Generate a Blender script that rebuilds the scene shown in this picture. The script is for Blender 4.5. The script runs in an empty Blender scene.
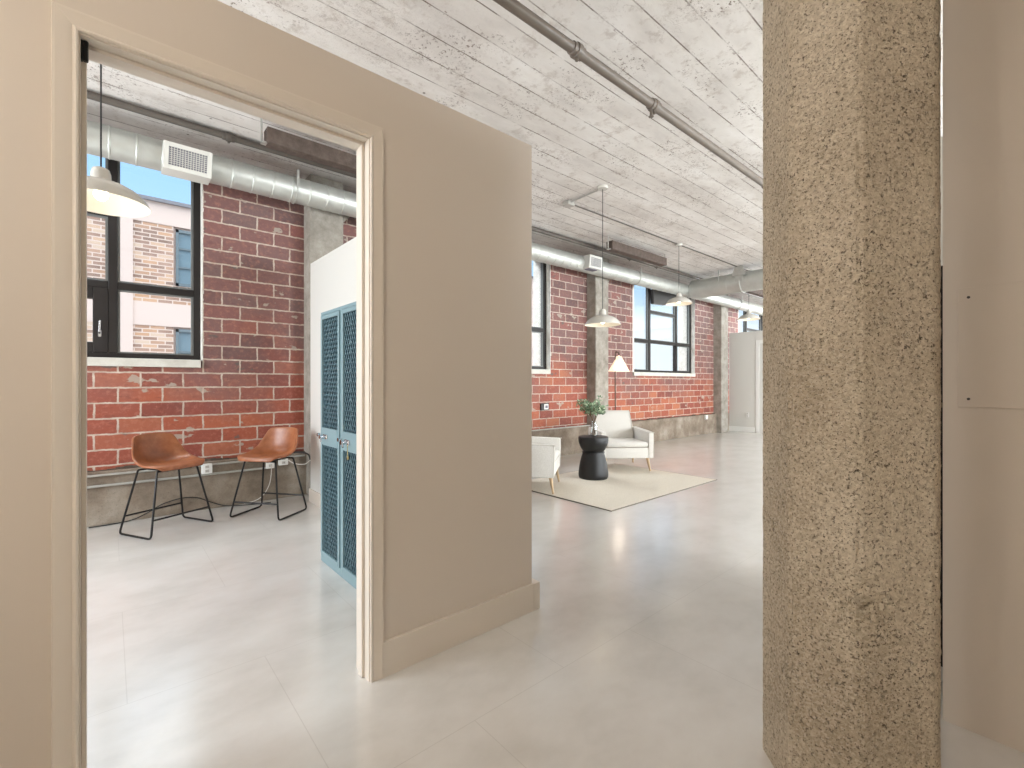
import bpy, bmesh, math, random
from mathutils import Vector, Matrix, noise
random.seed(7)
S = bpy.context.scene
COL = S.collection
PI = math.pi

# ------------------------------------------------------------------ camera
cam_d = bpy.data.cameras.new('camera')
cam_d.sensor_width = 36.0
cam_d.lens = 36.0 * 463.0 / 1024.0
cam_d.shift_y = -1.0 / 1024.0
cam_d.clip_start = 0.02
cam = bpy.data.objects.new('camera', cam_d)
COL.objects.link(cam)
cam.location = (0, 0, 1.2)
cam.rotation_euler = (PI / 2, 0, -math.radians(41.0))
S.camera = cam

# ------------------------------------------------------------------ colour management
S.view_settings.view_transform = 'Standard'
S.view_settings.look = 'None'
S.view_settings.gamma = 1.0
S.view_settings.use_curve_mapping = False
S.view_settings.exposure = 0.22
S.cycles.use_denoising = True
S.cycles.max_bounces = 10
S.cycles.diffuse_bounces = 6
S.cycles.sample_clamp_indirect = 6.0
S.cycles.caustics_reflective = False
S.cycles.caustics_refractive = False

# ------------------------------------------------------------------ sky
W = bpy.data.worlds.new('sky'); S.world = W; W.use_nodes = True
nt = W.node_tree; nt.nodes.clear()
_o = nt.nodes.new('ShaderNodeOutputWorld'); _b = nt.nodes.new('ShaderNodeBackground')
_tc = nt.nodes.new('ShaderNodeTexCoord'); _sp = nt.nodes.new('ShaderNodeSeparateXYZ')
nt.links.new(_tc.outputs['Generated'], _sp.inputs[0])
_r = nt.nodes.new('ShaderNodeValToRGB'); nt.links.new(_sp.outputs['Z'], _r.inputs[0])
_e = _r.color_ramp.elements
_e[0].position = 0.0; _e[0].color = (0.80, 0.87, 0.94, 1)
_e[1].position = 1.0; _e[1].color = (1.0, 1.0, 1.0, 1)
for p, c in ((0.09, (0.78, 0.86, 0.94, 1)), (0.20, (0.46, 0.70, 0.97, 1)), (0.36, (0.36, 0.62, 0.97, 1)), (0.55, (0.9, 0.95, 1, 1))):
    q = _e.new(p); q.color = c
_r2 = nt.nodes.new('ShaderNodeValToRGB'); nt.links.new(_sp.outputs['Z'], _r2.inputs[0])
_f = _r2.color_ramp.elements
_f[0].position = 0.42; _f[0].color = (0.235, 0.235, 0.235, 1)
_f[1].position = 0.62; _f[1].color = (1, 1, 1, 1)
_m = nt.nodes.new('ShaderNodeMath'); _m.operation = 'MULTIPLY'; _m.inputs[1].default_value = 5.0
nt.links.new(_r2.outputs[0], _m.inputs[0])
nt.links.new(_r.outputs[0], _b.inputs[0]); nt.links.new(_m.outputs[0], _b.inputs[1])
nt.links.new(_b.outputs[0], _o.inputs[0])


def area_light(name, loc, direction, sx, sy, power, color, portal=False):
    d = bpy.data.lights.new(name, 'AREA'); d.shape = 'RECTANGLE'; d.size = sx; d.size_y = sy
    d.energy = power; d.color = color
    if portal: d.cycles.is_portal = True
    o = bpy.data.objects.new(name, d); COL.objects.link(o); o.location = loc
    o.rotation_euler = Vector(direction).to_track_quat('-Z', 'Y').to_euler()
    return o


BAY = 4.76
NEUT = (0.90, 0.955, 1.0)
# added fill standing in for daylight at unseen windows behind and beside the camera
for k, x in enumerate((4.5, 8.5, 12.5)):
    area_light('fill_south_window', (x, -5.95, 1.9), (0, 1, 0), 2.8, 2.2, 400, NEUT)
area_light('fill_east_window', (16.9, 1.5, 1.9), (-1, 0, 0), 4.0, 2.0, 380, NEUT)
area_light('fill_west_window', (-2.95, 3.6, 1.8), (1, 0, -0.1), 2.2, 2.0, 150, NEUT)
for k in range(3):
    area_light('fill_above_alley', (-0.545 + BAY * k, 7.6, 6.0), (0, -1, -0.98), 3.4, 1.6, (330, 300, 190)[k], NEUT)  # added fill lights out of view above the alley, standing in for sky light
for k in range(4):
    area_light('window_portal', (-0.545 + BAY * k, 5.62, 2.3), (0, -1, 0), 2.5, 1.8, 1, (1, 1, 1), True)


# ------------------------------------------------------------------ material helpers
def srgb(r, g, b):
    f = lambda c: (c / 255 / 12.92) if c / 255 <= 0.04045 else ((c / 255 + 0.055) / 1.055) ** 2.4
    return (f(r), f(g), f(b), 1)


class Mat:
    def __init__(s, name, color=(0.8, 0.8, 0.8, 1), rough=0.5, metal=0.0, spec=0.5):
        s.m = bpy.data.materials.new(name); s.m.use_nodes = True
        s.nt = s.m.node_tree; s.b = s.nt.nodes['Principled BSDF']
        s.b.inputs['Base Color'].default_value = color
        s.b.inputs['Roughness'].default_value = rough
        s.b.inputs['Metallic'].default_value = metal
        s.b.inputs['Specular IOR Level'].default_value = spec
        s._pos = None

    def n(s, t, **kw):
        x = s.nt.nodes.new(t)
        for k, v in kw.items(): setattr(x, k, v)
        return x

    def l(s, a, b): s.nt.links.new(a, b)

    def pos(s):
        if s._pos is None: s._pos = s.n('ShaderNodeTexCoord').outputs['Object']
        return s._pos

    def mapped(s, scale=(1, 1, 1), loc=(0, 0, 0), rot=(0, 0, 0)):
        m = s.n('ShaderNodeMapping'); m.inputs['Scale'].default_value = scale
        m.inputs['Location'].default_value = loc; m.inputs['Rotation'].default_value = rot
        s.l(s.pos(), m.inputs[0]); return m.outputs[0]

    def noise(s, scale, detail=4, rough=0.55, vec=None, dist=0.0):
        x = s.n('ShaderNodeTexNoise'); x.inputs['Scale'].default_value = scale
        x.inputs['Detail'].default_value = detail; x.inputs['Roughness'].default_value = rough
        x.inputs['Distortion'].default_value = dist
        s.l(vec if vec is not None else s.pos(), x.inputs['Vector']); return x.outputs['Fac']

    def vor(s, scale, feature='F1', vec=None, out='Distance'):
        x = s.n('ShaderNodeTexVoronoi'); x.feature = feature; x.inputs['Scale'].default_value = scale
        s.l(vec if vec is not None else s.pos(), x.inputs['Vector']); return x.outputs[out]

    def ramp(s, fac, stops, interp='LINEAR'):
        r = s.n('ShaderNodeValToRGB'); r.color_ramp.interpolation = interp
        e = r.color_ramp.elements
        e[0].position, e[0].color = stops[0]; e[1].position, e[1].color = stops[-1]
        for p, c in stops[1:-1]:
            q = e.new(p); q.color = c
        s.l(fac, r.inputs[0]); return r.outputs[0]

    def mask(s, fac, a, b):
        return s.ramp(fac, [(min(a, b), (0, 0, 0, 1) if a < b else (1, 1, 1, 1)), (max(a, b), (1, 1, 1, 1) if a < b else (0, 0, 0, 1))])

    def mix(s, fac, a, b, mode='MIX'):
        x = s.n('ShaderNodeMix'); x.data_type = 'RGBA'; x.blend_type = mode
        if isinstance(fac, (int, float)): x.inputs[0].default_value = fac
        else: s.l(fac, x.inputs[0])
        for v, i in ((a, 6), (b, 7)):
            if isinstance(v, tuple): x.inputs[i].default_value = v
            else: s.l(v, x.inputs[i])
        return x.outputs[2]

    def math(s, op, a, b=None, c=None):
        x = s.n('ShaderNodeMath'); x.operation = op
        for i, v in enumerate((a, b, c)):
            if v is None: continue
            if isinstance(v, (int, float)): x.inputs[i].default_value = v
            else: s.l(v, x.inputs[i])
        return x.outputs[0]

    def color(s, c): s.l(c, s.b.inputs['Base Color']); return s
    def rough(s, c): s.l(c, s.b.inputs['Roughness']); return s

    def bump(s, h, strength=0.3, dist=0.01):
        x = s.n('ShaderNodeBump'); x.inputs['Strength'].default_value = strength
        x.inputs['Distance'].default_value = dist
        s.l(h, x.inputs['Height']); s.l(x.outputs[0], s.b.inputs['Normal']); return s


M = {}

# painted plasterboard
def paint(name, c, r=0.55):
    m = Mat(name, c, r)
    m.color(m.mix(m.noise(1.3, 3), tuple(x * 0.97 for x in c[:3]) + (1,), c))
    m.bump(m.noise(180, 2), 0.05, 0.002); return m.m
M['paint'] = paint('painted_plaster', srgb(212, 202, 190))
M['paint_white'] = paint('white_wall_paint', srgb(218, 217, 211))
M['trim'] = paint('satin_trim_paint', srgb(219, 210, 198), 0.35)

# polished floor
m = Mat('polished_cement_floor', rough=0.2, spec=0.6)
m._pos = m.mapped(loc=(0, 0, 0.371))
br = m.n('ShaderNodeTexBrick'); br.offset = 0.5
m.l(m.mapped(loc=(0.0 - 1.91, -1.33 + 0.92 * 10, 0)), br.inputs['Vector'])
br.inputs['Scale'].default_value = 1.0; br.inputs['Brick Width'].default_value = 0.93; br.inputs['Row Height'].default_value = 0.92
br.inputs['Mortar Size'].default_value = 0.0022; br.inputs['Mortar Smooth'].default_value = 0.6
br.inputs['Color1'].default_value = (0.35, 0.35, 0.35, 1); br.inputs['Color2'].default_value = (0.65, 0.65, 0.65, 1)
cl = m.ramp(m.noise(2.6, 6, 0.62, m.mapped((0.8, 1.25, 1), rot=(0, 0, 0.5))), [(0.3, srgb(196, 193, 187)), (0.5, srgb(209, 206, 201)), (0.7, srgb(217, 215, 211))])
st = m.noise(5, 5, 0.65, m.mapped((0.7, 1.3, 1), rot=(0, 0, 0.5)), 0.0)
cl = m.mix(m.math('MULTIPLY', br.outputs['Fac'], 0.22), cl, srgb(130, 122, 112))
m.color(cl)
m.b.inputs['Roughness'].default_value = 0.29
m.bump(m.noise(11, 5, 0.6, m.mapped((0.8, 1.2, 1), rot=(0, 0, 0.5))), 0.05, 0.01)
m.b.inputs['Coat Weight'].default_value = 0.8; m.b.inputs['Coat IOR'].default_value = 1.65; m.b.inputs['Coat Roughness'].default_value = 0.17
M['floor'] = m.m

# board-formed concrete ceiling, boards run along X, 0.2 m wide
m = Mat('board_formed_concrete', rough=0.85, spec=0.2)
m._pos = m.mapped(loc=(0, 0, 0.137))
sx = m.n('ShaderNodeSeparateXYZ'); m.l(m.pos(), sx.inputs[0])
wob = m.math('MULTIPLY', m.math('SUBTRACT', m.noise(1.2, 2), 0.5), 0.012)
yy = m.math('ADD', m.math('ADD', sx.outputs['Y'], wob), -1.765 + 20.0)
ph = m.math('FRACT', m.math('DIVIDE', yy, 0.2))
dist = m.math('MINIMUM', ph, m.math('SUBTRACT', 1.0, ph))
seam = m.math('LESS_THAN', dist, 0.022)
seam_fade = m.mask(m.noise(3.4, 5, 0.7, m.mapped((0.8, 3, 1))), 0.40, 0.56)
row = m.math('FLOOR', m.math('DIVIDE', yy, 0.2))
wn = m.n('ShaderNodeTexWhiteNoise', noise_dimensions='1D'); m.l(row, wn.inputs['W'])
base = m.ramp(m.noise(1.7, 6, 0.65, m.mapped((0.6, 1.4, 1))), [(0.28, srgb(200, 195, 190)), (0.5, srgb(224, 220, 215)), (0.72, srgb(238, 236, 233))])
base = m.mix(m.math('MULTIPLY', wn.outputs['Value'], 0.10), base, srgb(178, 168, 154))
blot = m.mask(m.noise(7.5, 6, 0.75), 0.54, 0.66)
base = m.mix(m.math('MULTIPLY', blot, 0.42), base, srgb(166, 152, 140))
clus = m.mask(m.noise(2.1, 3, 0.6, m.mapped((1, 1.3, 1), (3.1, 1.7, 0))), 0.50, 0.64)
pits = m.mask(m.noise(42, 4, 0.75), 0.57, 0.62)
base = m.mix(m.math('MULTIPLY', m.math('MULTIPLY', pits, clus), 0.85), base, srgb(112, 96, 84))
dots = m.mask(m.vor(5.2), 0.075, 0.045)
dotm = m.mask(m.noise(3.3, 2, vec=m.mapped(loc=(5, 2, 1))), 0.5, 0.56)
base = m.mix(m.math('MULTIPLY', m.math('MULTIPLY', dots, dotm), 0.8), base, srgb(95, 84, 76))
crk = m.mask(m.math('ABSOLUTE', m.math('SUBTRACT', m.noise(5.0, 6, 0.7, m.mapped((0.9, 1.8, 1), (3, 1, 0)), 0.8), 0.5)), 0.012, 0.003)
crm = m.mask(m.noise(1.3, 2, vec=m.mapped(loc=(0.4, 7, 0))), 0.55, 0.62)
base = m.mix(m.math('MULTIPLY', m.math('MULTIPLY', crk, crm), 0.35), base, srgb(118, 98, 86))
sm = m.math('MULTIPLY', seam, seam_fade)
base = m.mix(m.math('MULTIPLY', sm, 0.85), base, srgb(104, 90, 80))
m.color(base)
nr = m.math('MULTIPLY', m.math('LESS_THAN', dist, 0.09), m.mask(m.noise(34, 4, 0.8, m.mapped(loc=(2, 2, 2))), 0.56, 0.60))
nr = m.math('MULTIPLY', nr, m.mask(m.noise(2.7, 3, 0.6, m.mapped(loc=(6, 1, 0))), 0.48, 0.58))
base = m.mix(m.math('MULTIPLY', nr, 0.7), base, srgb(120, 100, 88)); m.color(base)
hh = m.math('SUBTRACT', m.math('ADD', m.noise(22, 6, 0.7), m.math('MULTIPLY', wn.outputs['Value'], 0.25)), m.math('ADD', m.math('MULTIPLY', seam, 0.9), m.math('MULTIPLY', pits, 0.5)))
m.bump(hh, 0.45, 0.012)
M['ceiling'] = m.m

# structural clay tile wall, courses 0.134 m, tiles 0.311 m
m = Mat('red_clay_tile_masonry', rough=0.62, spec=0.35)
s2 = m.n('ShaderNodeSeparateXYZ'); m.l(m.pos(), s2.inputs[0])
cx = m.n('ShaderNodeCombineXYZ')
jw = m.math('MULTIPLY', m.math('SUBTRACT', m.noise(14, 4, 0.7), 0.5), 0.022)
jw2 = m.math('MULTIPLY', m.math('SUBTRACT', m.noise(11, 4, 0.7, vec=m.mapped(loc=(4, 4, 4))), 0.5), 0.020)
m.l(m.math('ADD', m.math('ADD', m.math('ADD', s2.outputs['X'], m.math('MULTIPLY', s2.outputs['Y'], 1.0)), 31.1 * 0.9998 - 5.3 - 0.204 + 0.155), jw), cx.inputs[0])
m.l(m.math('ADD', m.math('ADD', s2.outputs['Z'], -1.16 + 13.4), jw2), cx.inputs[1])
br = m.n('ShaderNodeTexBrick'); br.offset = 0.5; br.offset_frequency = 2
m.l(cx.outputs[0], br.inputs['Vector'])
for k, v in (('Scale', 1.0), ('Brick Width', 0.311), ('Row Height', 0.134), ('Mortar Size', 0.0085), ('Mortar Smooth', 0.35), ('Bias', 0.0)):
    br.inputs[k].default_value = v
br.inputs['Color1'].default_value = (0, 0, 0, 1); br.inputs['Color2'].default_value = (1, 1, 1, 1)
rnd = br.outputs['Color']
red = m.ramp(rnd, [(0.0, srgb(152, 80, 68)), (0.25, srgb(188, 98, 72)), (0.5, srgb(206, 116, 82)), (0.75, srgb(170, 86, 70)), (1.0, srgb(214, 132, 94))])
dul = m.ramp(rnd, [(0.0, srgb(128, 100, 97)), (0.3, srgb(154, 108, 102)), (0.6, srgb(142, 114, 111)), (1.0, srgb(166, 106, 98))])
old = m.mask(m.math('ADD', m.math('MULTIPLY', s2.outputs['Z'], 0.34), m.math('MULTIPLY', m.noise(1.1, 4, 0.6), 0.9)), 0.70, 1.12)  # shifts tiles to the duller tones with height, broken by noise
col = m.mix(old, red, dul); col = m.mix(0.36, col, (0.03, 0.02, 0.02, 1))
col = m.mix(m.math('MULTIPLY', m.mask(m.noise(26, 5, 0.7), 0.5, 0.75), 0.35), col, srgb(205, 140, 118))
col = m.mix(m.math('MULTIPLY', m.mask(m.noise(12, 4, 0.7, vec=m.mapped((1, 1, 2.4))), 0.56, 0.72), 0.4), col, srgb(98, 58, 52))
scar = m.mask(m.noise(5.2, 4, 0.55, m.mapped((1, 1, 1.8), (2, 0, 1.3))), 0.655, 0.68)
col = m.mix(m.math('MULTIPLY', scar, 0.8), col, srgb(172, 162, 148))
drk = m.mask(m.noise(4.3, 4, 0.6, m.mapped((1, 1, 1.6), (8, 0, 3.3))), 0.66, 0.70)
col = m.mix(m.math('MULTIPLY', drk, 0.75), col, srgb(96, 92, 88))
mort = m.ramp(m.noise(16, 4), [(0.3, srgb(172, 150, 136)), (0.7, srgb(204, 191, 177))])
mfac = m.math('MULTIPLY', br.outputs['Fac'], m.mask(m.noise(5, 4), 0.18, 0.4))
col = m.mix(mfac, col, mort)
m.color(col)
m.bump(m.math('ADD', m.math('MULTIPLY', br.outputs['Fac'], 0.35), m.noise(40, 5, 0.7)), 0.35, 0.008)
M['tile_wall'] = m.m

# plain cast concrete
def concrete(name, lo, mid, hi, scale=6.0, pit=0.0):
    m = Mat(name, rough=0.85, spec=0.25)
    c = m.ramp(m.noise(scale, 7, 0.68), [(0.28, lo), (0.5, mid), (0.72, hi)])
    c = m.mix(m.math('MULTIPLY', m.mask(m.noise(55, 4, 0.7), 0.55, 0.72), 0.4), c, lo)
    if pit:
        c = m.mix(m.math('MULTIPLY', m.mask(m.noise(90, 3, 0.8), 0.60, 0.66), pit), c, tuple(x * 0.35 for x in lo[:3]) + (1,))
    m.color(c); m.bump(m.noise(45, 6, 0.7), 0.4, 0.008)
    return m.m
M['concrete'] = concrete('grey_concrete', srgb(128, 122, 112), srgb(156, 150, 140), srgb(178, 173, 164))
M['curb'] = concrete('stained_curb_concrete', srgb(108, 94, 82), srgb(140, 127, 112), srgb(168, 158, 145), 3.0, 0.4)

M['dark_mortar'] = concrete('dark_stained_mortar', srgb(70, 62, 56), srgb(98, 88, 78), srgb(130, 118, 106), 9.0)

# exposed aggregate column
m = Mat('exposed_aggregate_concrete', rough=0.8, spec=0.3)
big = m.ramp(m.noise(3.0, 5, 0.6, m.mapped((1, 1, 0.7))), [(0.3, srgb(176, 163, 142)), (0.5, srgb(203, 191, 170)), (0.7, srgb(224, 213, 194))])
vc = m.n('ShaderNodeTexVoronoi'); vc.inputs['Scale'].default_value = 150
m.l(m.mapped(), vc.inputs['Vector'])
grain = m.ramp(m.n('ShaderNodeSeparateColor').outputs[0], [(0, (0, 0, 0, 1)), (1, (1, 1, 1, 1))])
sc_ = m.n('ShaderNodeSeparateColor'); m.l(vc.outputs['Color'], sc_.inputs[0])
g2 = m.ramp(sc_.outputs[0], [(0.0, srgb(136, 120, 100)), (0.3, srgb(186, 172, 150)), (0.7, srgb(210, 198, 178)), (1.0, srgb(240, 232, 216))])
c = m.mix(0.34, big, g2)
pm = m.mask(m.noise(80, 4, 0.8), 0.585, 0.63)
pc = m.mask(m.noise(7, 4, 0.6), 0.42, 0.62)
c = m.mix(m.math('MULTIPLY', m.math('MULTIPLY', pm, pc), 0.95), c, srgb(66, 54, 42))
pm2 = m.mask(m.noise(140, 2, 0.6, m.mapped(loc=(3, 3, 3))), 0.60, 0.65)
c = m.mix(m.math('MULTIPLY', pm2, 0.8), c, srgb(84, 72, 58))
lt = m.mask(m.noise(110, 2, 0.6, m.mapped(loc=(9, 3, 3))), 0.64, 0.70)
c = m.mix(m.math('MULTIPLY', lt, 0.5), c, srgb(226, 218, 202))
m.color(c)
m.bump(m.math('SUBTRACT', m.noise(120, 4, 0.8), m.math('MULTIPLY', pm, 1.5)), 0.8, 0.007)
M['aggregate'] = m.m

def metal(name, c, r, mt=0.9, ns=6):
    m = Mat(name, c, r, mt)
    m.color(m.mix(m.mask(m.noise(ns, 5, 0.6), 0.3, 0.7), tuple(x * 0.82 for x in c[:3]) + (1,), c))
    m.rough(m.ramp(m.noise(ns * 2, 3), [(0.3, (r * 0.8,) * 3 + (1,)), (0.7, (min(1, r * 1.25),) * 3 + (1,))]))
    return m.m
M['duct'] = metal('galvanised_duct_steel', srgb(204, 206, 200), 0.42, 0.6)
M['galv'] = metal('galvanised_conduit_steel', srgb(196, 196, 190), 0.4, 0.6, 20)
M['pipe'] = metal('dull_painted_pipe', srgb(112, 102, 92), 0.5, 0.1, 12)
M['dark_pipe'] = metal('dark_iron_pipe', srgb(98, 91, 84), 0.5, 0.1, 12)
M['chrome'] = metal('chrome', srgb(225, 225, 228), 0.12, 1.0)
M['black_metal'] = metal('black_powder_coat', srgb(24, 23, 23), 0.4, 0.3)
M['frame'] = metal('dark_bronze_window_frame', srgb(40, 36, 35), 0.4, 0.2)
M['frame_grey'] = metal('grey_frame_edge', srgb(120, 122, 120), 0.45, 0.2)
M['sill'] = concrete('painted_sill', srgb(190, 186, 176), srgb(208, 205, 196), srgb(220, 218, 210))
M['reveal'] = concrete('white_plaster_reveal', srgb(206, 200, 190), srgb(226, 222, 214), srgb(238, 235, 228), 12)
M['brown_box'] = concrete('brown_fibre_board', srgb(76, 66, 60), srgb(94, 82, 75), srgb(110, 98, 90), 14)
M['white_plastic'] = paint('white_plastic', srgb(236, 236, 232), 0.3)
M['grille_dark'] = paint('grille_grey', srgb(118, 116, 128), 0.5)  # plain bluish grey of the grille backs and the switch
M['dark_grey'] = paint('dark_grey_paint', srgb(64, 62, 60), 0.4)
M['register'] = paint('register_enamel', srgb(214, 213, 206), 0.35)
M['shade_out'] = paint('pale_enamel_shade', srgb(206, 203, 195), 0.22)
M['shade_in'] = paint('white_enamel_inside', srgb(244, 238, 224), 0.35)
M['cord_black'] = paint('black_cord', srgb(34, 33, 33), 0.5)
M['cord_white'] = paint('white_cord', srgb(226, 222, 214), 0.4)
M['blue'] = paint('pale_blue_locker_enamel', srgb(122, 148, 155), 0.35)
M['teal'] = paint('teal_locker_mesh', srgb(78, 106, 116), 0.45)
M['teal_in'] = paint('locker_inside_enamel', srgb(74, 98, 106), 0.5)
M['brass'] = metal('brass_tag', srgb(210, 190, 130), 0.3, 0.8)

def emit(name, c, s):
    m = bpy.data.materials.new(name); m.use_nodes = True
    b = m.node_tree.nodes['Principled BSDF']; b.inputs['Base Color'].default_value = c
    b.inputs['Emission Color'].default_value = c; b.inputs['Emission Strength'].default_value = s
    return m
M['bulb'] = emit('warm_bulb', (1.0, 0.88, 0.68, 1), 4.5)

m = Mat('cream_boucle_fabric', rough=0.95, spec=0.15)
m.color(m.ramp(m.noise(160, 3, 0.7), [(0.3, srgb(198, 193, 185)), (0.7, srgb(220, 217, 211))]))
m.bump(m.noise(220, 3, 0.7), 0.35, 0.003); m.b.inputs['Sheen Weight'].default_value = 0.2
M['fabric'] = m.m
m = Mat('piping_fabric', srgb(198, 192, 182), 0.9); M['piping'] = m.m
m = Mat('seat_seam', srgb(150, 140, 128), 0.9); M['seam'] = m.m

m = Mat('tan_leather', rough=0.33, spec=0.5)
m.color(m.ramp(m.noise(9, 5, 0.6), [(0.25, srgb(124, 72, 44)), (0.55, srgb(154, 94, 60)), (0.8, srgb(178, 118, 80))]))
m.bump(m.noise(120, 3), 0.12, 0.002); M['leather'] = m.m

def wood(name, a, b, r=0.45, sc=(30, 30, 2)):
    m = Mat(name, rough=r)
    m.color(m.ramp(m.noise(3, 5, 0.6, m.mapped(sc)), [(0.3, a), (0.7, b)])); return m.m
M['oak'] = wood('light_oak', srgb(166, 138, 104), srgb(200, 174, 138))
M['black_wood'] = wood('black_stained_wood', srgb(10, 10, 11), srgb(22, 20, 20), 0.5)
M['dark_wood'] = wood('walnut_pole', srgb(66, 42, 30), srgb(98, 66, 46))
M['twig'] = wood('brown_twig', srgb(84, 62, 44), srgb(126, 98, 72), 0.7)

m = Mat('woven_rug', rough=0.98, spec=0.1)
wv = m.noise(60, 4, 0.7, m.mapped((1, 5, 1)))
m.color(m.ramp(wv, [(0.3, srgb(196, 187, 172)), (0.7, srgb(226, 219, 206))]))
m.bump(wv, 0.5, 0.004); M['rug'] = m.m
M['rug_edge'] = paint('rug_binding', srgb(112, 103, 92), 0.9)

m = Mat('leaf_green', rough=0.5)
ri = m.n('ShaderNodeNewGeometry').outputs['Random Per Island']
m.color(m.ramp(ri, [(0.0, srgb(84, 112, 84)), (0.5, srgb(130, 158, 124)), (0.85, srgb(176, 196, 164)), (1.0, srgb(212, 220, 192))]))
M['leaf'] = m.m
m = Mat('amber_pebbles', rough=0.3)
m.color(m.ramp(m.n('ShaderNodeNewGeometry').outputs['Random Per Island'], [(0, srgb(120, 84, 56)), (1, srgb(214, 190, 160))])); M['pebble'] = m.m

def thin_glass(name, tint, gl=0.08, rough=0.02):
    m = bpy.data.materials.new(name); m.use_nodes = True; t = m.node_tree; t.nodes.clear()
    o = t.nodes.new('ShaderNodeOutputMaterial'); mx = t.nodes.new('ShaderNodeMixShader')
    a = t.nodes.new('ShaderNodeBsdfTransparent'); g = t.nodes.new('ShaderNodeBsdfGlossy')
    a.inputs[0].default_value = tint; g.inputs['Roughness'].default_value = rough
    lw = t.nodes.new('ShaderNodeLayerWeight'); lw.inputs[0].default_value = 0.3
    ml = t.nodes.new('ShaderNodeMath'); ml.operation = 'MULTIPLY_ADD'; ml.inputs[1].default_value = 0.18; ml.inputs[2].default_value = gl * 0.4
    t.links.new(lw.outputs['Fresnel'], ml.inputs[0]); t.links.new(ml.outputs[0], mx.inputs[0])
    t.links.new(a.outputs[0], mx.inputs[1]); t.links.new(g.outputs[0], mx.inputs[2]); t.links.new(mx.outputs[0], o.inputs[0])
    return m
M['pane'] = thin_glass('window_glass', (0.97, 0.985, 0.99, 1), 0.04)
M['vase'] = thin_glass('clear_vase_glass', (0.88, 0.93, 0.94, 1), 0.25)

m = Mat('lamp_shade_linen', srgb(236, 218, 200), 0.8)
m.b.inputs['Transmission Weight'].default_value = 0.0
m.b.inputs['Subsurface Weight'].default_value = 0.0
tr = m.n('ShaderNodeBsdfTranslucent'); tr.inputs[0].default_value = srgb(248, 230, 212)
mx = m.n('ShaderNodeMixShader'); mx.inputs[0].default_value = 0.55
m.l(m.b.outputs[0], mx.inputs[1]); m.l(tr.outputs[0], mx.inputs[2])
m.l(mx.outputs[0], m.nt.nodes['Material Output'].inputs[0]); M['linen'] = m.m

# the building opposite
m = Mat('old_brick_opposite', rough=0.85)
s3 = m.n('ShaderNodeSeparateXYZ'); m.l(m.pos(), s3.inputs[0]); c3 = m.n('ShaderNodeCombineXYZ')
m.l(s3.outputs['X'], c3.inputs[0]); m.l(m.math('ADD', s3.outputs['Z'], 20.0), c3.inputs[1])
b3 = m.n('ShaderNodeTexBrick'); m.l(c3.outputs[0], b3.inputs['Vector'])
for k, v in (('Scale', 1.0), ('Brick Width', 0.25), ('Row Height', 0.078), ('Mortar Size', 0.012), ('Mortar Smooth', 0.3)):
    b3.inputs[k].default_value = v
b3.inputs['Color1'].default_value = (0, 0, 0, 1); b3.inputs['Color2'].default_value = (1, 1, 1, 1)
cc = m.ramp(b3.outputs['Color'], [(0, srgb(118, 96, 84)), (0.4, srgb(150, 120, 104)), (0.7, srgb(186, 146, 112)), (1, srgb(196, 178, 160))])
cc = m.mix(m.math('MULTIPLY', b3.outputs['Fac'], 0.75), cc, srgb(222, 206, 194))
cc = m.mix(m.math('MULTIPLY', m.mask(m.noise(1.5, 4), 0.4, 0.7), 0.3), cc, srgb(206, 176, 160))
m.color(cc); M['far_brick'] = m.m
M['far_concrete'] = paint('pinkish_facade_concrete', srgb(206, 188, 178), 0.85)
M['far_roof'] = paint('parapet_flashing', srgb(120, 120, 126), 0.6)
m = Mat('blue_glass_opposite', srgb(104, 126, 136), 0.3); M['far_glass'] = m.m
M['far_frame'] = paint('faded_frame_opposite', srgb(98, 112, 118), 0.6)
M['asphalt'] = concrete('alley_ground', srgb(110, 108, 104), srgb(140, 138, 134), srgb(160, 158, 152))


# ------------------------------------------------------------------ mesh helpers
def box(bm, x0, x1, y0, y1, z0, z1, bev=0.0, seg=2):
    r = bmesh.ops.create_cube(bm, size=1)
    vs = r['verts']
    for v in vs:
        v.co = Vector((x0 + (v.co.x + .5) * (x1 - x0), y0 + (v.co.y + .5) * (y1 - y0), z0 + (v.co.z + .5) * (z1 - z0)))
    if bev:
        es = list({e for v in vs for e in v.link_edges})
        g = bmesh.ops.bevel(bm, geom=es, offset=bev, segments=seg, profile=0.5, affect='EDGES')
        return list({v for f in g['faces'] for v in f.verts} | {v for v in vs if v.is_valid})
    return vs


def prism(bm, pts, axis, a, b):
    """closed polygon pts (2-D) extruded along axis from a to b"""
    def mk(p, t):
        return {'x': (t, p[0], p[1]), 'y': (p[0], t, p[1]), 'z': (p[0], p[1], t)}[axis]
    A = [bm.verts.new(mk(p, a)) for p in pts]; B = [bm.verts.new(mk(p, b)) for p in pts]
    n = len(pts)
    bm.faces.new(A[::-1]); bm.faces.new(B)
    for i in range(n): bm.faces.new((A[i], A[(i + 1) % n], B[(i + 1) % n], B[i]))
    return A + B


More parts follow.
